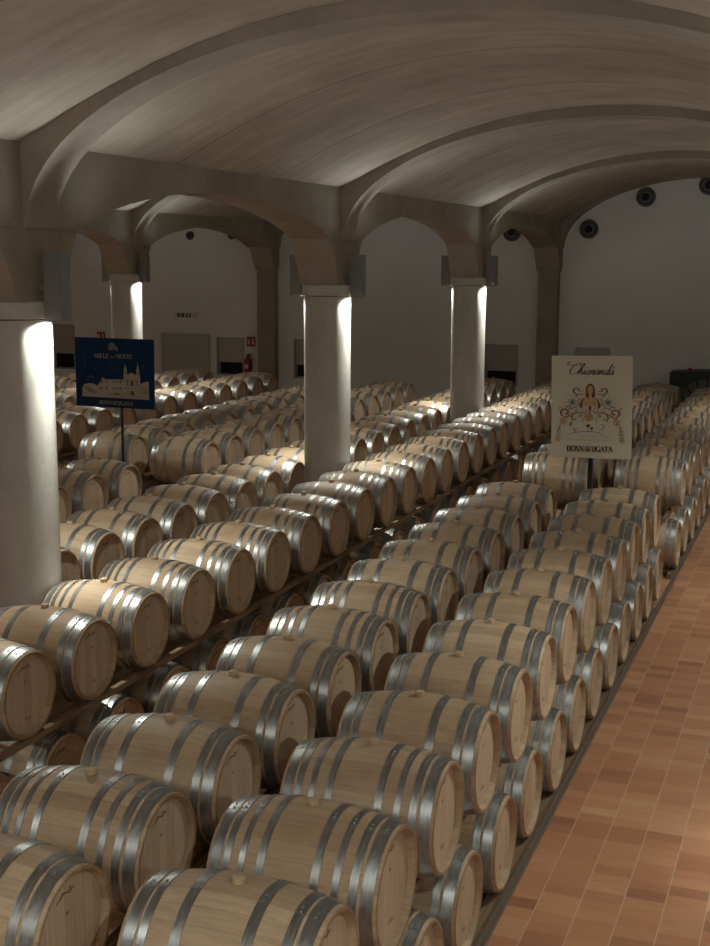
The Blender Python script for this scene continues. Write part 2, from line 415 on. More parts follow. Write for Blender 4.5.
# ------------------------------------------------------------------ setting
b = bxo(-22.4, 1.3, -2, 31.5, -.1, 0); struct('floor', b, TILE)
RL = thing('guide_rail', 'long dark double metal guide rail on the floor beside the aisle barrels', 'rail', (-1.935, 0, 0))
for x in (-.022, .022):
    obj('rail', bxo(x - .006, x + .006, -1.5, 30.3, 0, .03), RAIL, RL)
obj('base_strip', bxo(-.03, .03, -1.5, 30.3, 0, .008), RAIL, RL)
LINES = [-22.05, -14.4, -6.75, .9]; YC = [2.03, 9.35, 16.67, 24.0, 31.25]
# arcade walls with arches
def arcade(x, name):
    bm = bmesh.new(); h = .3; zt = 5.42
    path = []
    ys = [YC[0] - 7.32] + YC
    for a, c in zip(ys, ys[1:]):
        mid = (a + c) / 2; hw = (c - a) / 2 - .62
        for k in range(25):
            t = PI - PI * k / 24
            path.append((mid + hw * math.cos(t), 4.7 + .45 * math.sin(t) ** 1.6))
        path += [(c - .62, 4.7), (c + .62, 4.7)]
    path = [p for p in path if -2 <= p[0] <= 31.4]
    path = [(-2, path[0][1])] + path
    seq = []
    for p in path:
        if not seq or p[0] - seq[-1][0] > 1e-4: seq.append(p)
    if seq[-1][0] < 31.4: seq.append((31.4, 4.7))
    lo = [[bm.verts.new((x + s * h, y, z)) for y, z in seq] for s in (-1, 1)]
    hi = [[bm.verts.new((x + s * h, y, zt)) for y, z in seq] for s in (-1, 1)]
    for i in range(len(seq) - 1):
        for s in (0, 1): bm.faces.new((lo[s][i], lo[s][i + 1], hi[s][i + 1], hi[s][i]))
        bm.faces.new((lo[0][i], lo[0][i + 1], lo[1][i + 1], lo[1][i])); bm.faces.new((hi[0][i], hi[0][i + 1], hi[1][i + 1], hi[1][i]))
    for e in (0, -1): bm.faces.new((lo[0][e], lo[1][e], hi[1][e], hi[0][e]))
    return struct(name, bm, CONC)
for i, x in enumerate(LINES): arcade(x, 'wall_arcade_%d' % (i + 1))
# vaults
VP = [(-3.52, 5.40), (-3.42, 5.445), (-3.28, 5.51), (-3.1, 5.605), (-2.9, 5.70), (-2.6, 5.83), (-2.25, 5.97), (-1.85, 6.10), (-1.4, 6.215), (-.9, 6.30), (-.45, 6.345), (0, 6.36)]
VP = VP + [(-a, z) for a, z in VP[-2::-1]]
def vault(cx, name):
    bm = bmesh.new(); V = []
    for y in (-2, 31.5):
        V.append(([bm.verts.new((cx + a, y, z)) for a, z in VP], [bm.verts.new((cx + a, y, z + .2)) for a, z in VP]))
    for i in range(len(VP) - 1):
        f = bm.faces.new((V[0][0][i], V[0][0][i + 1], V[1][0][i + 1], V[1][0][i])); f.smooth = True
        bm.faces.new((V[0][1][i], V[0][1][i + 1], V[1][1][i + 1], V[1][1][i]))
    for k in (0, -1): bm.faces.new((V[0][0][k], V[1][0][k], V[1][1][k], V[0][1][k]))
    for e in (0, 1):
        for i in range(len(VP) - 1): bm.faces.new((V[e][0][i], V[e][0][i + 1], V[e][1][i + 1], V[e][1][i]))
    return struct(name, bm, VAULT)
CX = [(a + c) / 2 for a, c in zip(LINES, LINES[1:])]
for i, cx in enumerate(CX): vault(cx, 'ceiling' if i == 2 else 'ceiling_%d' % (i + 2))
def rib(cx, y, name, half=.225, rise=1.52):
    bm = bmesh.new(); n = 48; a_ = 3.5; rows_ = []
    for k in range(n + 1):
        t = PI - PI * k / n; x = a_ * math.cos(t); z = 4.7 + rise * math.sin(t)
        # outer edge follows the vault, buried in it
        xo = max(-3.53, min(3.53, x * 1.02)); 
        zo = 5.3 if abs(xo) >= 3.52 else 0
        for (x0, z0), (x1, z1) in zip(VP, VP[1:]):
            if x0 <= xo <= x1: zo = z0 + (z1 - z0) * (xo - x0) / (x1 - x0)
        zo = max(zo, z) + .03
        if z < 5.38: xo = math.copysign(3.56, x); zo = z
        rows_.append([bm.verts.new((cx + p, y + s * half, q)) for s in (-1, 1) for p, q in ((x, z), (xo, zo))])
    for A, B in zip(rows_, rows_[1:]):
        f = bm.faces.new((A[0], B[0], B[2], A[2])); f.smooth = True
        bm.faces.new((A[0], B[0], B[1], A[1])); bm.faces.new((A[2], B[2], B[3], A[3])); bm.faces.new((A[1], B[1], B[3], A[3]))
    for A in (rows_[0], rows_[-1]): bm.faces.new((A[0], A[1], A[3], A[2]))
    return struct(name, bm, CONC)
k = 0
for ci, cx in enumerate(CX):
    for y in YC:
        k += 1
        rib(cx, y if y < 30 else 31.25, 'trim_%d' % k, rise=1.52 if y < 30 else 1.63, half=.225 if y < 30 else .15)
# bolt holes on the near faces of the ribs
# walls
def wall_far():
    holes = [(-21.35, -20.6, 1.24, 2.48), (-16.0, -15.2, 1.24, 2.25), (-13.67, -12.87, 1.24, 2.25), (-8.35, -7.54, 1.27, 2.26), (-6.05, -5.23, 1.27, 2.25)]
    xs = sorted({-22.4, 1.3} | {h[0] for h in holes} | {h[1] for h in holes}); zs = sorted({0, 7.0} | {h[2] for h in holes} | {h[3] for h in holes})
    bm = bmesh.new(); Y = 31.4; D = .3
    def q(*p): bm.faces.new([bm.verts.new(v) for v in p])
    for x0, x1 in zip(xs, xs[1:]):
        for z0, z1 in zip(zs, zs[1:]):
            if any(h[0] <= x0 and x1 <= h[1] and h[2] <= z0 and z1 <= h[3] for h in holes): continue
            q((x0, Y, z0), (x1, Y, z0), (x1, Y, z1), (x0, Y, z1))
    for a, c, e, f in holes:
        q((a, Y, e), (a, Y + D, e), (a, Y + D, f), (a, Y, f)); q((c, Y, e), (c, Y + D, e), (c, Y + D, f), (c, Y, f))
        q((a, Y, e), (c, Y, e), (c, Y + D, e), (a, Y + D, e)); q((a, Y, f), (c, Y, f), (c, Y + D, f), (a, Y + D, f))
    q((-22.4, Y + D, 0), (1.3, Y + D, 0), (1.3, Y + D, 7), (-22.4, Y + D, 7))
    bmesh.ops.remove_doubles(bm, verts=bm.verts, dist=1e-4)
    struct('wall_far', bm, PLAST)
    for i, (a, c, e, f) in enumerate(holes):
        w = bpy.data.objects.new('window_%d' % (i + 1), None); C.objects.link(w); w.location = ((a + c) / 2, Y, e); w['kind'] = 'structure'
        wd, hh = (c - a) / 2, f - e; bm = bmesh.new(); t = .022
        for X0, X1, Z0, Z1 in ((-wd - t, -wd + t, -t, hh + t), (wd - t, wd + t, -t, hh + t), (-wd, wd, hh - t, hh + t), (-wd, wd, -t, t)): box(bm, X0, X1, -.02, .015, Z0, Z1)
        obj('window_frame', bm, NSTEEL, w)
        obj('sloping_panel', bxo(-wd + .02, wd - .02, .03, .05, hh * .34, hh - .02), PANEL, w)
        obj('dark_opening', bxo(-wd + .02, wd - .02, .16, .18, .02, hh * .40), BLACKH, w)
wall_far()
struct('wall_left', bxo(-22.5, -22.4, -2, 31.7, 0, 7), PLAST); struct('wall_right', bxo(1.3, 1.4, -2, 31.7, 0, 7), PLAST); struct('wall_near', bxo(-22.4, 1.3, -2.1, -2, 0, 7), PLAST)
# door
d = bpy.data.objects.new('door_1', None); C.objects.link(d); d.location = (-16.98, 31.4, 0); d['kind'] = 'structure'
obj('door_leaf', bxo(-.70, .70, -.03, .0, .02, 2.28), DOORM, d)
bm = bmesh.new()
for a in ((-.76, -.70, -.045, 0, 0, 2.34), (.70, .76, -.045, 0, 0, 2.34), (-.70, .70, -.045, 0, 2.28, 2.34)): box(bm, *a)
obj('door_frame', bm, NSTEEL, d)
obj('panic_bar', bxo(-.6, .6, -.09, -.03, .98, 1.04), DARK, d)

# ------------------------------------------------------------------ columns and their lamps
def make_column():
    t = thing('concrete_column', '', 'column')
    bm = bmesh.new(); revolve(bm, [(0, .33), (3.92, .33)], 64, axis='Z'); caps(bm, (0, 3.92), .33); obj('shaft', bm, COLM, t)
    bm = bmesh.new(); r = revolve(bm, [(3.93, .35), (3.935, .362), (4.075, .362), (4.08, .355)], 64, axis='Z', smooth=False); bm.faces.new(r[0]); bm.faces.new(r[-1]); obj('collar', bm, COLM, t)
    bm = bmesh.new(); P = []
    for k in range(9):
        u = k / 8; z = 4.08 + .62 * u; hy = .33 + .29 * (u ** 1.25)
        P.append([bm.verts.new((sx * .285, sy * hy, z)) for sx, sy in ((-1, -1), (1, -1), (1, 1), (-1, 1))])
    for A, B in zip(P, P[1:]):
        for i in range(4): bm.faces.new((A[i], A[(i + 1) % 4], B[(i + 1) % 4], B[i]))
    bm.faces.new(P[0]); bm.faces.new(P[-1]); obj('capital', bm, CONC, t)
    return t
def make_lamp():
    t = thing('wall_lamp', '', 'lamp')
    bm = bmesh.new(); w, dpt, h, th = .085, .075, .58, .005
    for a in ((-w, w, -dpt, -dpt + th, 0, h), (-w, w, dpt - th, dpt, 0, h), (-w, -w + th, -dpt, dpt, 0, h), (w - th, w, -dpt, dpt, 0, h)): box(bm, *a)
    obj('housing', bm, LAMPM, t)
    bm = bmesh.new(); box(bm, -.05, .05, -.05, .05, .10, .20); obj('lamp_body', bm, DARK, t)
    bm = bmesh.new(); r = revolve(bm, [(.085, .035), (.10, .035)], 16, axis='Z'); bm.faces.new(r[0][::-1]); bm.faces.new(r[1]); obj('lamp_glass', bm, GLOW, t)
    bm = bmesh.new(); box(bm, -.19, -.085, -.02, .02, .25, .30); obj('bracket', bm, LAMPM, t)
    return t
LP_DOWN, LP_FILL = 116, 36
def lights(x, y, z, s):
    for e, a, bl in ((LP_DOWN, 160, .6), (180, 46, 1), (110, 22, 1)):   # wide beam with a brighter core, as a reflector lamp has
        l = bpy.data.lights.new('lamp_light', 'SPOT'); l.energy = e * (1.5 if x > 0 and a > 100 else 1); l.color = (.96, .97, .87); l.spot_size = math.radians(a); l.spot_blend = bl; l.shadow_soft_size = .03
        o = bpy.data.objects.new('lamp_light', l); C.objects.link(o); o.location = (x, y, z + .035)
    for q in (1, -1):  # added spots above the box, no fixture; aimed past ribs to brighten the vault
        l = bpy.data.lights.new('vault_fill', 'SPOT'); l.energy = LP_FILL * (.45 if y < 3 else 1); l.color = (.92, .98, .97); l.spot_size = math.radians(118); l.spot_blend = 1; l.shadow_soft_size = .06
        o = bpy.data.objects.new('vault_fill', l); C.objects.link(o); o.location = (x + s * .06, y + q * .10, z + .60)
        o.rotation_euler = Vector((s * .62, q * .66, .70)).to_track_quat('-Z', 'Y').to_euler()
COLLAB = {(2, 1): 'thick round concrete column at the left edge, nearest in view', (2, 2): 'round lit concrete column in the middle of the hall', (2, 3): 'round lit concrete column between the middle one and the cream sign', (1, 3): 'slim distant round column rising behind the blue sign',
 (1, 1): 'left bay column nearest the entrance end', (1, 2): 'left bay column, second of its line', (2, 0): 'round column beside the entrance, left', (3, 1): 'column by right wall, second', (3, 2): 'column by right wall, third', (3, 3): 'column by right wall, fourth', (0, 3): 'far left bay column, last of its line', (0, 2): 'far left bay column, third of its line'}
SHORT = {(2, 1): 'thick column at the left edge', (2, 2): 'middle lit column', (2, 3): 'lit column near the cream sign', (1, 3): 'slim rear column above the blue sign', (0, 3): 'last far left column', (0, 2): 'third far left column'}
pc = pl = None
for i, x in enumerate(LINES):
    for j, y in enumerate(YC[:4]):
        if (i, j) not in COLLAB: continue
        if pc is None: c = pc = make_column()
        else: c = copy_tree(pc)
        c.location = (x, y, 0); c['label'] = COLLAB[(i, j)]; c['group'] = 'concrete columns'
        for s in (1, -1):
            if i == 3 and s == 1: continue
            if pl is None: l = pl = make_lamp()
            else: l = copy_tree(pl)
            l.location = (x + s * .462, y, 3.915); l.rotation_euler = (0, 0, 0 if s == 1 else PI)
            l['label'] = 'grey box lamp on the %s side of the %s' % ('right' if s == 1 else 'left', SHORT.get((i, j), COLLAB[(i, j)])); l['group'] = 'box lamps on the columns'
            lights(x + s * .462, y, 3.915, s)
# unseen lamp added on the arcade wall to light the front barrel heads
l = copy_tree(pl); l.location = (.41, 2.03, 4.78); l.rotation_euler = (0, 0, PI); l['label'] = 'grey box lamp added high on the right arcade wall, lights front barrel heads'; l['group'] = 'box lamps on the columns'
lights(.41, 2.03, 4.78, -1)
for i, lab in ((1, 'dark concrete pilaster on the far wall beside the extinguisher'), (2, 'dark concrete pilaster on the far wall left of the cream sign'), (3, 'concrete pilaster in the far right corner'), (0, 'concrete pilaster in the far left corner')):
    t = thing('wall_pilaster', lab, 'pilaster', (LINES[i], 31.4, 0), 0, 'pilasters on the far wall')
    obj('shaft', bxo(-.25, .25, -.26, 0, 0, 4.12), CONC, t)
    obj('collar', bxo(-.28, .28, -.30, 0, 4.12, 4.18), CONC, t)
    bm = bmesh.new(); A = [bm.verts.new(p) for p in ((-.295, -.30, 4.18), (.295, -.30, 4.18), (.295, 0, 4.18), (-.295, 0, 4.18))]; B = [bm.verts.new(p) for p in ((-.295, -.62, 4.70), (.295, -.62, 4.70), (.295, 0, 4.70), (-.295, 0, 4.70))]
    bm.faces.new(A); bm.faces.new(B)
    for q in range(4): bm.faces.new((A[q], A[(q + 1) % 4], B[(q + 1) % 4], B[q]))
    obj('capital', bm, CONC, t)

# round recessed fans/spots on the far wall
pf = None
for x, z, lab in ((-4.49, 5.90, 'round dark wall spot above the cream sign, higher of the two'), (-5.83, 5.15, 'round dark wall spot just right of the far pilaster'), (-7.75, 5.09, 'round dark wall spot left of the far pilaster, under the arch'),
                  (-16.78, 5.02, 'small round wall spot above the exit sign'), (-15.5, 5.03, 'small round wall spot half behind the left arch by the extinguisher'), (-3.04, 6.16, 'round dark wall spot cut by the right edge of the photo')):
    if pf is None:
        t = pf = thing('wall_spot', '', 'wall spot', group='round wall spots')
        bm = bmesh.new(); revolve(bm, [(-.0, .235), (-.05, .225), (-.06, .20), (-.045, .165), (-.005, .16)], 32, axis='Y'); obj('ring', bm, SPOTR, t)
        bm = bmesh.new(); revolve(bm, [(-.002, .16), (-.02, .15), (-.05, .12), (-.05, .10)], 32, axis='Y'); obj('inner_ring', bm, LAMPM, t)
        bm = bmesh.new(); r = revolve(bm, [(-.06, .10), (-.07, .09), (-.02, .085)], 24, axis='Y'); bm.faces.new(r[1]); bm.faces.new(r[-1]); obj('lens', bm, BLACKH, t)
    else: t = copy_tree(pf)
    t.location = (x, 31.4, z); t['label'] = lab
    if x < -12: t.scale = (.5, 1, .5)
# exit sign
t = thing('exit_sign', 'green and white running man exit sign high beside the far door', 'sign', (-16.97, 31.4, 2.77))
obj('sign_box', bxo(-.34, .34, -.06, 0, 0, .15), WHITEP, t)
bm = bmesh.new()
for a in ((-.22, -.14), (-.10, .0), (.04, .10), (.14, .2)): box(bm, a[0], a[1], -.064, -.060, .02, .13)
obj('pictogram', bm, GRNS, t)
# fire extinguisher and its sign
t = thing('fire_extinguisher', 'red fire extinguisher hanging on the far wall beside the niche', 'fire extinguisher', (-15.02, 31.4, 1.30))
bm = bmesh.new(); r = revolve(bm, [(0, .08), (.02, .095), (.36, .095), (.42, .07), (.45, .03), (.47, .03)], 20, axis='Z'); bm.faces.new(r[0]); bm.faces.new(r[-1])
bmesh.ops.translate(bm, vec=(0, -.11, 0), verts=bm.verts); obj('cylinder', bm, REDM, t, smooth=True)
bm = bmesh.new(); box(bm, -.03, .05, -.13, -.09, .47, .52); box(bm, .0, .12, -.12, -.10, .52, .54); obj('valve', bm, DARK, t)
bm = bmesh.new(); tube(bm, [(.04, -.11, .49), (.11, -.12, .44), (.125, -.13, .3), (.12, -.13, .12)], .013); obj('hose', bm, DARK, t)
obj('instruction_label', bxo(-.05, .05, -.212, -.2, .14, .26), WHITEP, t)
obj('wall_bracket', bxo(-.02, .02, -.03, 0, .2, .4), DARK, t)
def firesign(x, z, lab):
    t = thing('fire_sign', lab, 'sign', (x, 31.4, z), group='small red fire signs')
    obj('sign_plate', bxo(-.13, .13, -.01, 0, 0, .27), REDS, t)
    bm = bmesh.new(); box(bm, -.09, -.05, -.013, -.01, .06, .2); box(bm, .02, .10, -.013, -.01, .07, .12); box(bm, .04, .08, -.013, -.01, .14, .22); obj('pictogram', bm, WHITEP, t)
firesign(-14.96, 2.03, 'small red sign above the fire extinguisher'); firesign(-19.7, 2.05, 'small red sign on the far wall above the blue board')

# dark machine by the far wall
t = thing('dark_machine', 'dark machine with arched cover and spokes by the far wall', 'machine', (-2.7, 30.95, 0))
bm = bmesh.new(); out = []; n = 20
top = []; low = []
for i in range(n + 1):
    u = i / n; x = -.95 + 2.1 * u; v = max(0, min(1, (x + .65) / .75))
    low.append((x, 1.44 + .27 * math.sin(v * PI / 2) ** .8)); top.append((x, 1.80 + .05 * math.sin(PI * u)))
for y in (-.35, .35):
    out.append(([bm.verts.new((x, y, z)) for x, z in low], [bm.verts.new((x, y, z)) for x, z in top]))
for i in range(n):
    for lo, hi in out: bm.faces.new((lo[i], lo[i + 1], hi[i + 1], hi[i]))
    for q in (0, 1): bm.faces.new((out[0][q][i], out[0][q][i + 1], out[1][q][i + 1], out[1][q][i]))
for q in (0, n): bm.faces.new((out[0][0][q], out[0][1][q], out[1][1][q], out[1][0][q]))
obj('arched_cover', bm, MACH, t)
for x in (-.9, 1.1): obj('post', bxo(x - .05, x + .05, -.3, .3, 0, 1.45 if x < 0 else 1.72), MACH, t)
for k in range(7):
    a = PI * (.90 - .10 * k); bm = bmesh.new(); tube(bm, [(-.1, -.1, .75), (-.1 + 1.0 * math.cos(a) * .9, -.1, .75 + .95 * math.sin(a))], .014, 6); obj('spoke', bm, DARK, t)
obj('grey_panel', bxo(-.86, 1.05, .2, .23, .3, 1.74), MPAN, t)
bm = bmesh.new(); bmesh.ops.create_uvsphere(bm, u_segments=12, v_segments=8, radius=.055, matrix=Matrix.Translation((-.50, -.2, 1.86))); obj('red_knob', bm, REDM, t)

# ------------------------------------------------------------------ lettering and drawings (flat print on the boards)
class Ink:
    """collects thin raised shapes in board coordinates, 1.5 mm in front of the face"""
    def __init__(s, lift=.002, k=1): s.bm = bmesh.new(); s.l = lift; s.k = k
    def poly(s, pts):
        try: s.bm.faces.new([s.bm.verts.new((x, -s.l, z)) for x, z in pts])
        except ValueError: pass
        return s
    def ell(s, x, z, a, b, rot=0, n=18):
        c, q = math.cos(rot), math.sin(rot)
        return s.poly([(x + a * math.cos(t) * c - b * math.sin(t) * q, z + a * math.cos(t) * q + b * math.sin(t) * c) for t in [2 * PI * i / n for i in range(n)]])
    def rib(s, pts, w0, w1=None, smooth=True, taper=False):
        w1 = w0 if w1 is None else w1
        w0 *= s.k; w1 *= s.k
        if smooth and len(pts) > 2: pts = spline(pts)
        n = len(pts); L_, R_ = [], []
        for i, p in enumerate(pts):
            a, c = pts[max(0, i - 1)], pts[min(n - 1, i + 1)]; dx, dz = c[0] - a[0], c[1] - a[1]; l = math.hypot(dx, dz) or 1
            w = w0 + (w1 - w0) * abs(dz / l) ** 1.5
            if taper: w *= .35 + .65 * math.sin(PI * min(1, (i + .5) / n))
            L_.append((p[0] - dz / l * w / 2, p[1] + dx / l * w / 2)); R_.append((p[0] + dz / l * w / 2, p[1] - dx / l * w / 2))
        for i in range(n - 1): s.poly([L_[i], L_[i + 1], R_[i + 1], R_[i]])
        return s
    def out(s, name, m, parent, th=.0008):
        bm = s.bm
        r = bmesh.ops.extrude_face_region(bm, geom=list(bm.faces)); bmesh.ops.translate(bm, vec=(0, th, 0), verts=[v for v in r['geom'] if isinstance(v, bmesh.types.BMVert)])
        return obj(name, bm, m, parent)
def spline(p, k=5):
    o = []
    for i in range(len(p) - 1):
        a, b_, c, d_ = p[max(0, i - 1)], p[i], p[i + 1], p[min(len(p) - 1, i + 2)]
        for j in range(k):
            t = j / k; o.append(tuple(.5 * ((2 * b_[q]) + (-a[q] + c[q]) * t + (2 * a[q] - 5 * b_[q] + 4 * c[q] - d_[q]) * t * t + (-a[q] + 3 * b_[q] - 3 * c[q] + d_[q]) * t ** 3) for q in (0, 1)))
    o.append(p[-1]); return o
def arc(cx, cz, a, b, t0, t1, n=10): return [(cx + a * math.cos(math.radians(t0 + (t1 - t0) * i / n)), cz + b * math.sin(math.radians(t0 + (t1 - t0) * i / n))) for i in range(n + 1)]
# serif capitals: (width, strokes); stroke = (points, is_thin)
G = {
 'D': (.80, [([(.16, 0), (.16, 1)], 0), ([(.04, 1), (.35, 1)] + arc(.35, .5, .38, .5, 90, -90) + [(.04, 0)], 2)]),
 'O': (.84, [(arc(.42, .5, .36, .5, 0, 360, 20), 2)]),
 'N': (.86, [([(.14, 0), (.14, 1)], 1), ([(.14, 1), (.72, 0)], 0), ([(.72, 0), (.72, 1)], 1), ([(.02, 0), (.26, 0)], 1), ([(.0, 1), (.2, 1)], 1), ([(.6, 1), (.84, 1)], 1)]),
 'A': (.80, [([(.1, 0), (.4, 1)], 1), ([(.4, 1), (.7, 0)], 0), ([(.2, .35), (.58, .35)], 1), ([(.0, 0), (.22, 0)], 1), ([(.56, 0), (.82, 0)], 1)]),
 'F': (.66, [([(.16, 0), (.16, 1)], 0), ([(.04, 1), (.6, 1)], 1), ([(.6, 1), (.6, .78)], 1), ([(.16, .52), (.48, .52)], 1), ([(.04, 0), (.3, 0)], 1)]),
 'U': (.82, [([(.14, 1), (.14, .3)] + arc(.4, .3, .26, .3, 180, 360)[1:] + [(.66, 1)], 2), ([(.02, 1), (.28, 1)], 1), ([(.54, 1), (.78, 1)], 1)]),
 'G': (.86, [(arc(.44, .5, .36, .5, 50, 360, 18), 2), ([(.5, .42), (.84, .42)], 1), ([(.74, .42), (.74, .05)], 0)]),
 'T': (.74, [([(.36, 0), (.36, 1)], 0), ([(.04, 1), (.68, 1)], 1), ([(.04, 1), (.04, .8)], 1), ([(.68, 1), (.68, .8)], 1), ([(.22, 0), (.5, 0)], 1)]),
 'M': (1.0, [([(.12, 0), (.16, 1)], 1), ([(.16, 1), (.48, .05)], 0), ([(.48, .05), (.8, 1)], 1), ([(.8, 1), (.84, 0)], 0), ([(.0, 0), (.24, 0)], 1), ([(.72, 0), (.98, 0)], 1)]),
 'I': (.36, [([(.16, 0), (.16, 1)], 0), ([(.02, 0), (.3, 0)], 1), ([(.02, 1), (.3, 1)], 1)]),
 'L': (.64, [([(.16, 0), (.16, 1)], 0), ([(.02, 1), (.3, 1)], 1), ([(.02, 0), (.58, 0)], 1), ([(.58, 0), (.58, .24)], 1)]),
 'E': (.68, [([(.16, 0), (.16, 1)], 0), ([(.02, 1), (.58, 1)], 1), ([(.58, 1), (.58, .8)], 1), ([(.16, .52), (.46, .52)], 1), ([(.02, 0), (.6, 0)], 1), ([(.6, 0), (.6, .22)], 1)]),
 '\u00ae': (.3, [(arc(.1, .95, .07, .07, 0, 360, 10), 1)]), ' ': (.4, []),
}
def serif(ink, txt, x0, x1, z, h, thick=.17, thin=.06):
    tot = sum(G[c][0] for c in txt); sx = (x1 - x0) / tot; x = x0
    for c in txt:
        w, st = G[c]
        for pts, k in st:
            P_ = [(x + p * sx, z + q * h) for p, q in pts]
            a = (thick, thick) if k == 0 else ((thin, thin) if k == 1 else (thin, thick))
            ink.rib(P_, a[0] * h, a[1] * h, smooth=False)
        x += w * sx
S = { # cursive letters, x-height 1
 'C': (2.1, [[(1.85, 2.05), (2.0, 2.4), (1.6, 2.65), (1.0, 2.4), (.45, 1.7), (.2, .8), (.45, .1), (1.05, -.05), (1.7, .4), (2.05, .8)], [(1.6, 2.1), (.9, 2.2), (.1, 2.1), (-.6, 2.25), (-.9, 2.6), (-.6, 2.95), (-.15, 2.8)]]),
 'h': (1.15, [[(-.1, .3), (.5, 1.4), (.75, 2.4), (.5, 2.5), (.25, 1.6), (.05, 0)], [(.08, .3), (.45, .95), (.7, .95), (.65, .4), (.75, .02), (1.15, .35)]]),
 'i': (.6, [[(0, .4), (.2, 1), (.12, .3), (.25, 0), (.6, .35)], [(.22, 1.45), (.26, 1.55)]]),
 'a': (1.05, [[(.75, .85), (.5, 1.02), (.12, .7), (.1, .15), (.38, 0), (.7, .5), (.82, 1.0), (.68, .3), (.78, 0), (1.05, .35)]]),
 'r': (.7, [[(0, .35), (.2, 1.05), (.32, .92), (.52, .9), (.4, .3), (.5, 0), (.72, .35)]]),
 'n': (1.05, [[(0, .4), (.15, 1), (.12, .5), (.03, 0)], [(.08, .3), (.45, .95), (.68, .95), (.6, .4), (.7, .02), (1.05, .35)]]),
 'd': (1.05, [[(.75, .85), (.5, 1.02), (.12, .7), (.1, .15), (.38, 0), (.7, .5), (.95, 1.6), (1.1, 2.4), (.9, 1.7), (.68, .3), (.78, 0), (1.05, .35)]]),
 '`': (0, [[(-.65, 1.85), (-.4, 1.45)]]),
}
def script(ink, txt, x0, x1, z, h, thick=.24, thin=.07, shear=.32):
    tot = sum(S[c][0] for c in txt); sx = (x1 - x0) / tot; x = x0
    for c in txt:
        w, st = S[c]
        for pts in st: ink.rib([(x + (p + q * shear) * sx, z + q * h) for p, q in pts], thin * h, thick * h)
        x += w * sx
def board(name, label, cx, y, z0, w, h, rz, mt, roll=0):
    t = thing(name, label, 'sign', (cx, y, 0), rz)
    bd = obj('board', bxo(-w / 2, w / 2, 0, .02, 0, h), mt, t); bd.location = (0, 0, z0); bd.rotation_euler = (0, roll, 0)
    return t, bd
# cream sign (u to the right from the left edge, v up from the bottom edge)
W1, H1 = 1.085, 1.395
t1, b1 = board('cream_sign', 'cream label board with a drawn woman and scrolls, standing among the barrels', -3.045, 17.1, 1.765, W1, H1, .03, CREAM, -.022)
U = lambda cx_, cy_: ((cx_ - 85) / 510 * W1 - W1 / 2, (735 - cy_) / 662 * H1)   # detail coordinates measured on the board
i = Ink(k=1.15); x0, z = U(190, 192); x1, _ = U(478, 192); script(i, 'Chiaranda`', x0, x1, z, .058); i.out('script_lettering', INK, b1)
i = Ink(); x0, z = U(186, 690); x1, _ = U(478, 690); serif(i, 'DONNAFUGATA', x0, x1, z - .004, .074, .23, .085); i.out('name_lettering', INK, b1)
i = Ink()
def tiny(ink, x0, x1, yy, hh, gaps):
    a, z = U(x0, yy); c, _ = U(x1, yy); n = int((c - a) / .021); h = hh / 662 * H1
    for k in range(n):
        if k in gaps: continue
        u = a + .021 * k
        [lambda: ink.rib([(u, z), (u, z + h)], .003, smooth=False), lambda: ink.rib(arc(u + .006, z + h * .35, .006, h * .35, 0, 360, 8), .003, smooth=False), lambda: ink.rib([(u, z), (u + .006, z + h * .7), (u + .012, z)], .003, smooth=False)][k % 3]()
tiny(i, 262, 385, 598, 14, ()); tiny(i, 195, 455, 622, 14, (9, 20)); tiny(i, 305, 350, 645, 10, ()); i.out('small_lettering', THIN, b1)
i = Ink(); i.ell(*U(333, 297), .064, .098); i.poly([U(304, 300), U(362, 300), U(364, 335), U(352, 345), U(314, 345), U(302, 335)])
for q in (1, -1):
    f_ = lambda a, c: U(a if q == 1 else 664 - a, c)
    i.poly([f_(300, 345), f_(280, 355), f_(266, 378), f_(268, 412), f_(280, 408), f_(288, 385), f_(300, 365)])
i.poly([U(322, 395), U(343, 395), U(338, 425), U(332, 442), U(326, 425)]); i.out('long_hair', BROWN, b1)
i = Ink(.0032); i.ell(*U(333, 292), .037, .060); i.poly([U(325, 310), U(341, 310), U(343, 340), U(372, 352), U(384, 372), U(382, 394), U(360, 398), U(333, 390), U(306, 398), U(284, 394), U(282, 372), U(294, 352), U(323, 340)]); i.out('figure', SKIN, b1)
i = Ink(.0042); 
for q in (324, 342): i.ell(*U(q, 290), .006, .003)
i.rib([U(333, 294), U(332, 302)], .003); i.rib([U(326, 311), U(333, 313), U(341, 311)], .004)
for q in (303, 358): i.rib([U(q - 12, 376), U(q, 386), U(q + 12, 376)], .004)
i.out('figure_lines', BROWN, b1)
def mir(f):
    f(lambda a, c: U(a, c)); f(lambda a, c: U(664 - a, c))
i = Ink(k=1.45)
def scr(u):
    i.rib([u(300, 318), u(270, 322), u(240, 318), u(225, 300), u(235, 282), u(255, 284), u(252, 300)], .010, .016, taper=True)
    i.rib([u(290, 300), u(268, 302), u(262, 288), u(275, 283)], .007, taper=True)
    i.rib([u(300, 400), u(280, 425), u(295, 440), u(312, 425), u(300, 412)], .008, taper=True)
    i.rib([u(230, 440), u(180, 470), u(150, 455), u(148, 430), u(170, 418), u(192, 432), u(185, 452), u(170, 445)], .012, .018, taper=True)
    i.rib([u(290, 455), u(255, 440), u(225, 452), u(218, 478), u(238, 488), u(245, 470)], .008, .012, taper=True)
    i.rib([u(240, 435), u(265, 442), u(285, 436)], .006, taper=True)
    i.rib([u(205, 440), u(180, 480), u(150, 510), u(128, 560), u(125, 600)], .005)
    i.rib([u(150, 412), u(135, 408), u(138, 425)], .006, taper=True)
    i.rib([u(270, 470), u(262, 460), u(275, 455), u(282, 466)], .006)
mir(scr)
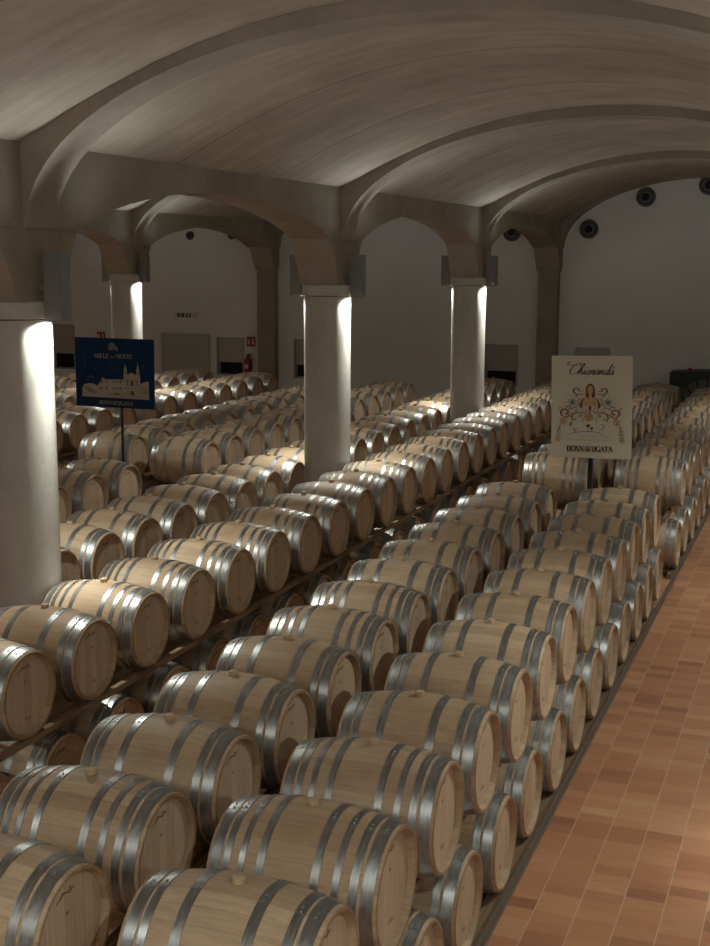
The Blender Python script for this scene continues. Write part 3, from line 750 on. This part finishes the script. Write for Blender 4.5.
def scr2(u):
    i.rib([u(300, 345), u(270, 350), u(255, 372), u(262, 395), u(285, 402)], .006, taper=True)
    i.rib([u(255, 345), u(245, 330), u(258, 322)], .006, taper=True)
    i.rib([u(200, 400), u(215, 412), u(240, 405), u(250, 388)], .007, taper=True)
    i.rib([u(165, 395), u(180, 405), u(200, 398), u(205, 410), u(192, 418)], .007, taper=True)
    i.rib([u(262, 415), u(248, 420), u(240, 432), u(250, 440), u(262, 434), u(256, 426)], .007, taper=True)
    i.rib([u(195, 465), u(212, 470), u(222, 492), u(212, 505)], .006, taper=True)
    i.rib([u(285, 470), u(292, 492), u(282, 505)], .005, taper=True)
    i.rib([u(143, 530), u(134, 560), u(140, 590)], .005)
mir(scr2); i.out('scrollwork', BROWN, b1)
i = Ink(.0028)
def flw(u):
    for (fx, fy, R) in ((163, 497, 24), (127, 612, 19)):
        for k in range(8):
            a = 2 * PI * k / 8; i.ell(*u(fx + R * .72 * math.cos(a), fy + R * .72 * math.sin(a)), R * .34 / 510 * W1, R * .20 / 510 * W1, -a, 8)
        i.ell(*u(fx, fy), R * .28 / 510 * W1, R * .28 / 510 * W1)
mir(flw)
for k in range(12):
    a = 2 * PI * k / 12; i.ell(*U(325 + 22 * math.cos(a), 466 + 22 * math.sin(a)), .020, .0105, -a, 8)
i.ell(*U(325, 466), .024, .024); i.out('floral_print', OCHRE, b1)
i = Ink(.0028)
def grn(u):
    for k in range(10):
        a = 2 * PI * k / 10; i.rib([u(218, 372), u(218 + 30 * math.cos(a), 372 + 30 * math.sin(a))], .009, smooth=False)
mir(grn); i.ell(*U(210, 515), .016, .03, -.3); 
for q in (225, 240, 255): i.rib([U(240, 565), U(q - 5, 538)], .006)
i.out('leaf_print', GREEN, b1)
i = Ink(.0028)
def dots(u):
    for k in range(9):
        a = 2 * PI * k / 9 + .3; i.ell(*u(218 + 46 * math.cos(a), 372 + 44 * math.sin(a)), .007, .007, 0, 8)
    for (dx, dy) in ((180, 445), (200, 425), (270, 465), (262, 296), (120, 530), (140, 540), (118, 556), (145, 560), (122, 580), (150, 582), (300, 372)): i.ell(*u(dx, dy), .007, .007, 0, 8)
mir(dots)
i.ell(*U(322, 524), .026, .020); i.ell(*U(345, 540), .020, .015); i.rib([U(322, 535), U(322, 560)], .005); i.rib([U(345, 548), U(345, 562)], .005)
i.rib([U(178, 588), U(230, 572), U(300, 562), U(380, 566), U(470, 606)], .006, taper=True)
i.rib([U(398, 510), U(418, 520), U(420, 538), U(398, 546)], .008, taper=True); i.out('fine_drawing', INK, b1)
st = thing('sign_stand', 'dark metal stand behind the cream sign', 'stand', (-3.06, 17.19, 0))
obj('post', bxo(-.03, .03, -.03, .03, .02, 3.0), DARK, st); obj('base_plate', bxo(-.3, .3, -.2, .2, 0, .02), DARK, st)
obj('cross_arm', bxo(-.4, .4, -.045, -.028, 2.3, 2.36), DARK, st)

# blue sign
W2, H2 = 1.335, 1.04
t2, b2 = board('blue_sign', 'navy blue label board with a palace drawing under stars', -10.085, 16.4, 2.215, W2, H2, .02, NAVY, .006)
U2 = lambda cx_, cy_: ((cx_ - 97) / 510 * W2 - W2 / 2, (562 - (cy_ - (cx_ - 97) * .04)) / 447 * H2)
i = Ink(); a, z = U2(222, 247); c, _ = U2(318, 247); serif(i, 'MILLE', a, c, z, .058, .2, .08); a, z = U2(368, 252); c, _ = U2(470, 252); serif(i, 'NOTTE', a, c, z, .058, .2, .08)
i.rib([U2(328, 246), U2(336, 238), U2(332, 246), U2(340, 246)], .005); i.rib([U2(344, 240), U2(350, 248), U2(356, 238), U2(362, 246)], .005); i.out('title_lettering', SILV, b2)
i = Ink(); a, z = U2(250, 549); c, _ = U2(466, 549); serif(i, 'DONNAFUGATA', a, c, z, .055, .2, .08); i.out('name_lettering', SILV, b2)
i = Ink(); i.poly([U2(318, 205), U2(316, 170), U2(335, 150), U2(355, 158), U2(362, 172), U2(378, 185), U2(380, 208), U2(362, 203), U2(350, 190), U2(345, 206), U2(330, 198)]); i.out('head_emblem', GREYI, b2)
i = Ink(); i.poly([U2(140, 440), U2(152, 422), U2(180, 414), U2(215, 418), U2(240, 430), U2(240, 500), U2(138, 500)]); i.poly([U2(520, 420), U2(545, 406), U2(572, 402), U2(574, 500), U2(520, 500)]); i.out('hills', PALE, b2)
i = Ink(.0032)
for k in range(7): i.rib([U2(146 + k * 9, 430 + k * 2), U2(200 + k * 6, 478)], .006, smooth=False) if k < 6 else None
for k in range(5): i.rib([U2(524 + k * 9, 432), U2(540 + k * 8, 484)], .006, smooth=False)
for k in range(4): i.rib([U2(150, 445 + 10 * k), U2(236, 462 + 6 * k)], .004, smooth=False)
i.out('field_lines', GREYI, b2)
i = Ink(.0032); i.poly([U2(138, 488), U2(574, 488), U2(574, 520), U2(138, 500)])
i.poly([U2(232, 490), U2(246, 420), U2(270, 392), U2(270, 378), U2(282, 378), U2(284, 388), U2(412, 390), U2(414, 492)])
i.poly([U2(412, 494), U2(412, 360), U2(440, 358), U2(462, 345), U2(486, 358), U2(518, 362), U2(520, 500)])
for q in (424, 504):
    i.poly([U2(q - 10, 366), U2(q - 10, 330), U2(q - 6, 316), U2(q, 290), U2(q + 6, 316), U2(q + 10, 330), U2(q + 10, 366)])
i.out('palace', PALE, b2)
i = Ink(.0042)
for wx in (258, 272, 300, 345, 368, 392):
    for wy in (412, 455): i.poly([U2(wx - 4, wy), U2(wx - 4, wy - 16), U2(wx + 4, wy - 16), U2(wx + 4, wy)])
for wx, wy, ww, wh in ((467, 430, 9, 32), (467, 492, 10, 28), (436, 430, 3, 40), (498, 432, 3, 40), (424, 352, 3, 16), (504, 354, 3, 16), (367, 486, 14, 8)): i.poly([U2(wx - ww, wy), U2(wx - ww, wy - wh), U2(wx + ww, wy - wh), U2(wx + ww, wy)])
i.rib([U2(414, 395), U2(519, 400)], .005, smooth=False); i.rib([U2(414, 445), U2(519, 449)], .005, smooth=False); i.rib([U2(330, 486), U2(400, 490)], .006, smooth=False); i.out('windows_drawing', BROWN, b2)
i = Ink()
for sx_, sy_ in ((158, 250), (255, 283), (330, 280), (368, 320), (318, 335), (146, 342), (545, 265), (538, 303), (560, 345), (226, 325), (500, 285), (418, 285)):
    for a in (0, PI / 2): i.ell(*U2(sx_, sy_), .014, .003, a + .3, 8)
i.rib([U2(165, 285), U2(158, 298), U2(164, 310)], .006, taper=True); i.rib([U2(178, 398), U2(180, 378), U2(194, 370), U2(208, 376), U2(212, 396)], .012, taper=True); i.out('stars_and_moon', GREYI, b2)
st = thing('sign_pole', 'thin black pole holding up the blue sign', 'stand', (-10.0, 16.45, 0))
bm = bmesh.new(); tube(bm, [(0, 0, .02), (0, 0, 3.1)], .022, 10); obj('pole', bm, DARK, st)
obj('base_plate', bxo(-.25, .25, -.2, .2, 0, .02), DARK, st)

# added fill lights behind the camera, without fixtures; lift walls, vault and front barrels
for x in (-4.6, -2.9, -1.2):
    l = bpy.data.lights.new('near_fill', 'AREA'); l.energy = 15; l.color = (1, .96, .87); l.shape = 'DISK'; l.size = .45; l.spread = math.radians(120)
    o = bpy.data.objects.new('near_fill', l); C.objects.link(o); o.location = (x, -1.85, 5.5); o.rotation_euler = (math.radians(102), 0, 0)

# ------------------------------------------------------------------ render look
sc.view_settings.view_transform = 'Standard'; sc.view_settings.look = 'None'; sc.view_settings.gamma = 1; sc.view_settings.exposure = .56
w = bpy.data.worlds.new('World'); sc.world = w; w.use_nodes = True
w.node_tree.nodes['Background'].inputs['Color'].default_value = (0, 0, 0, 1)
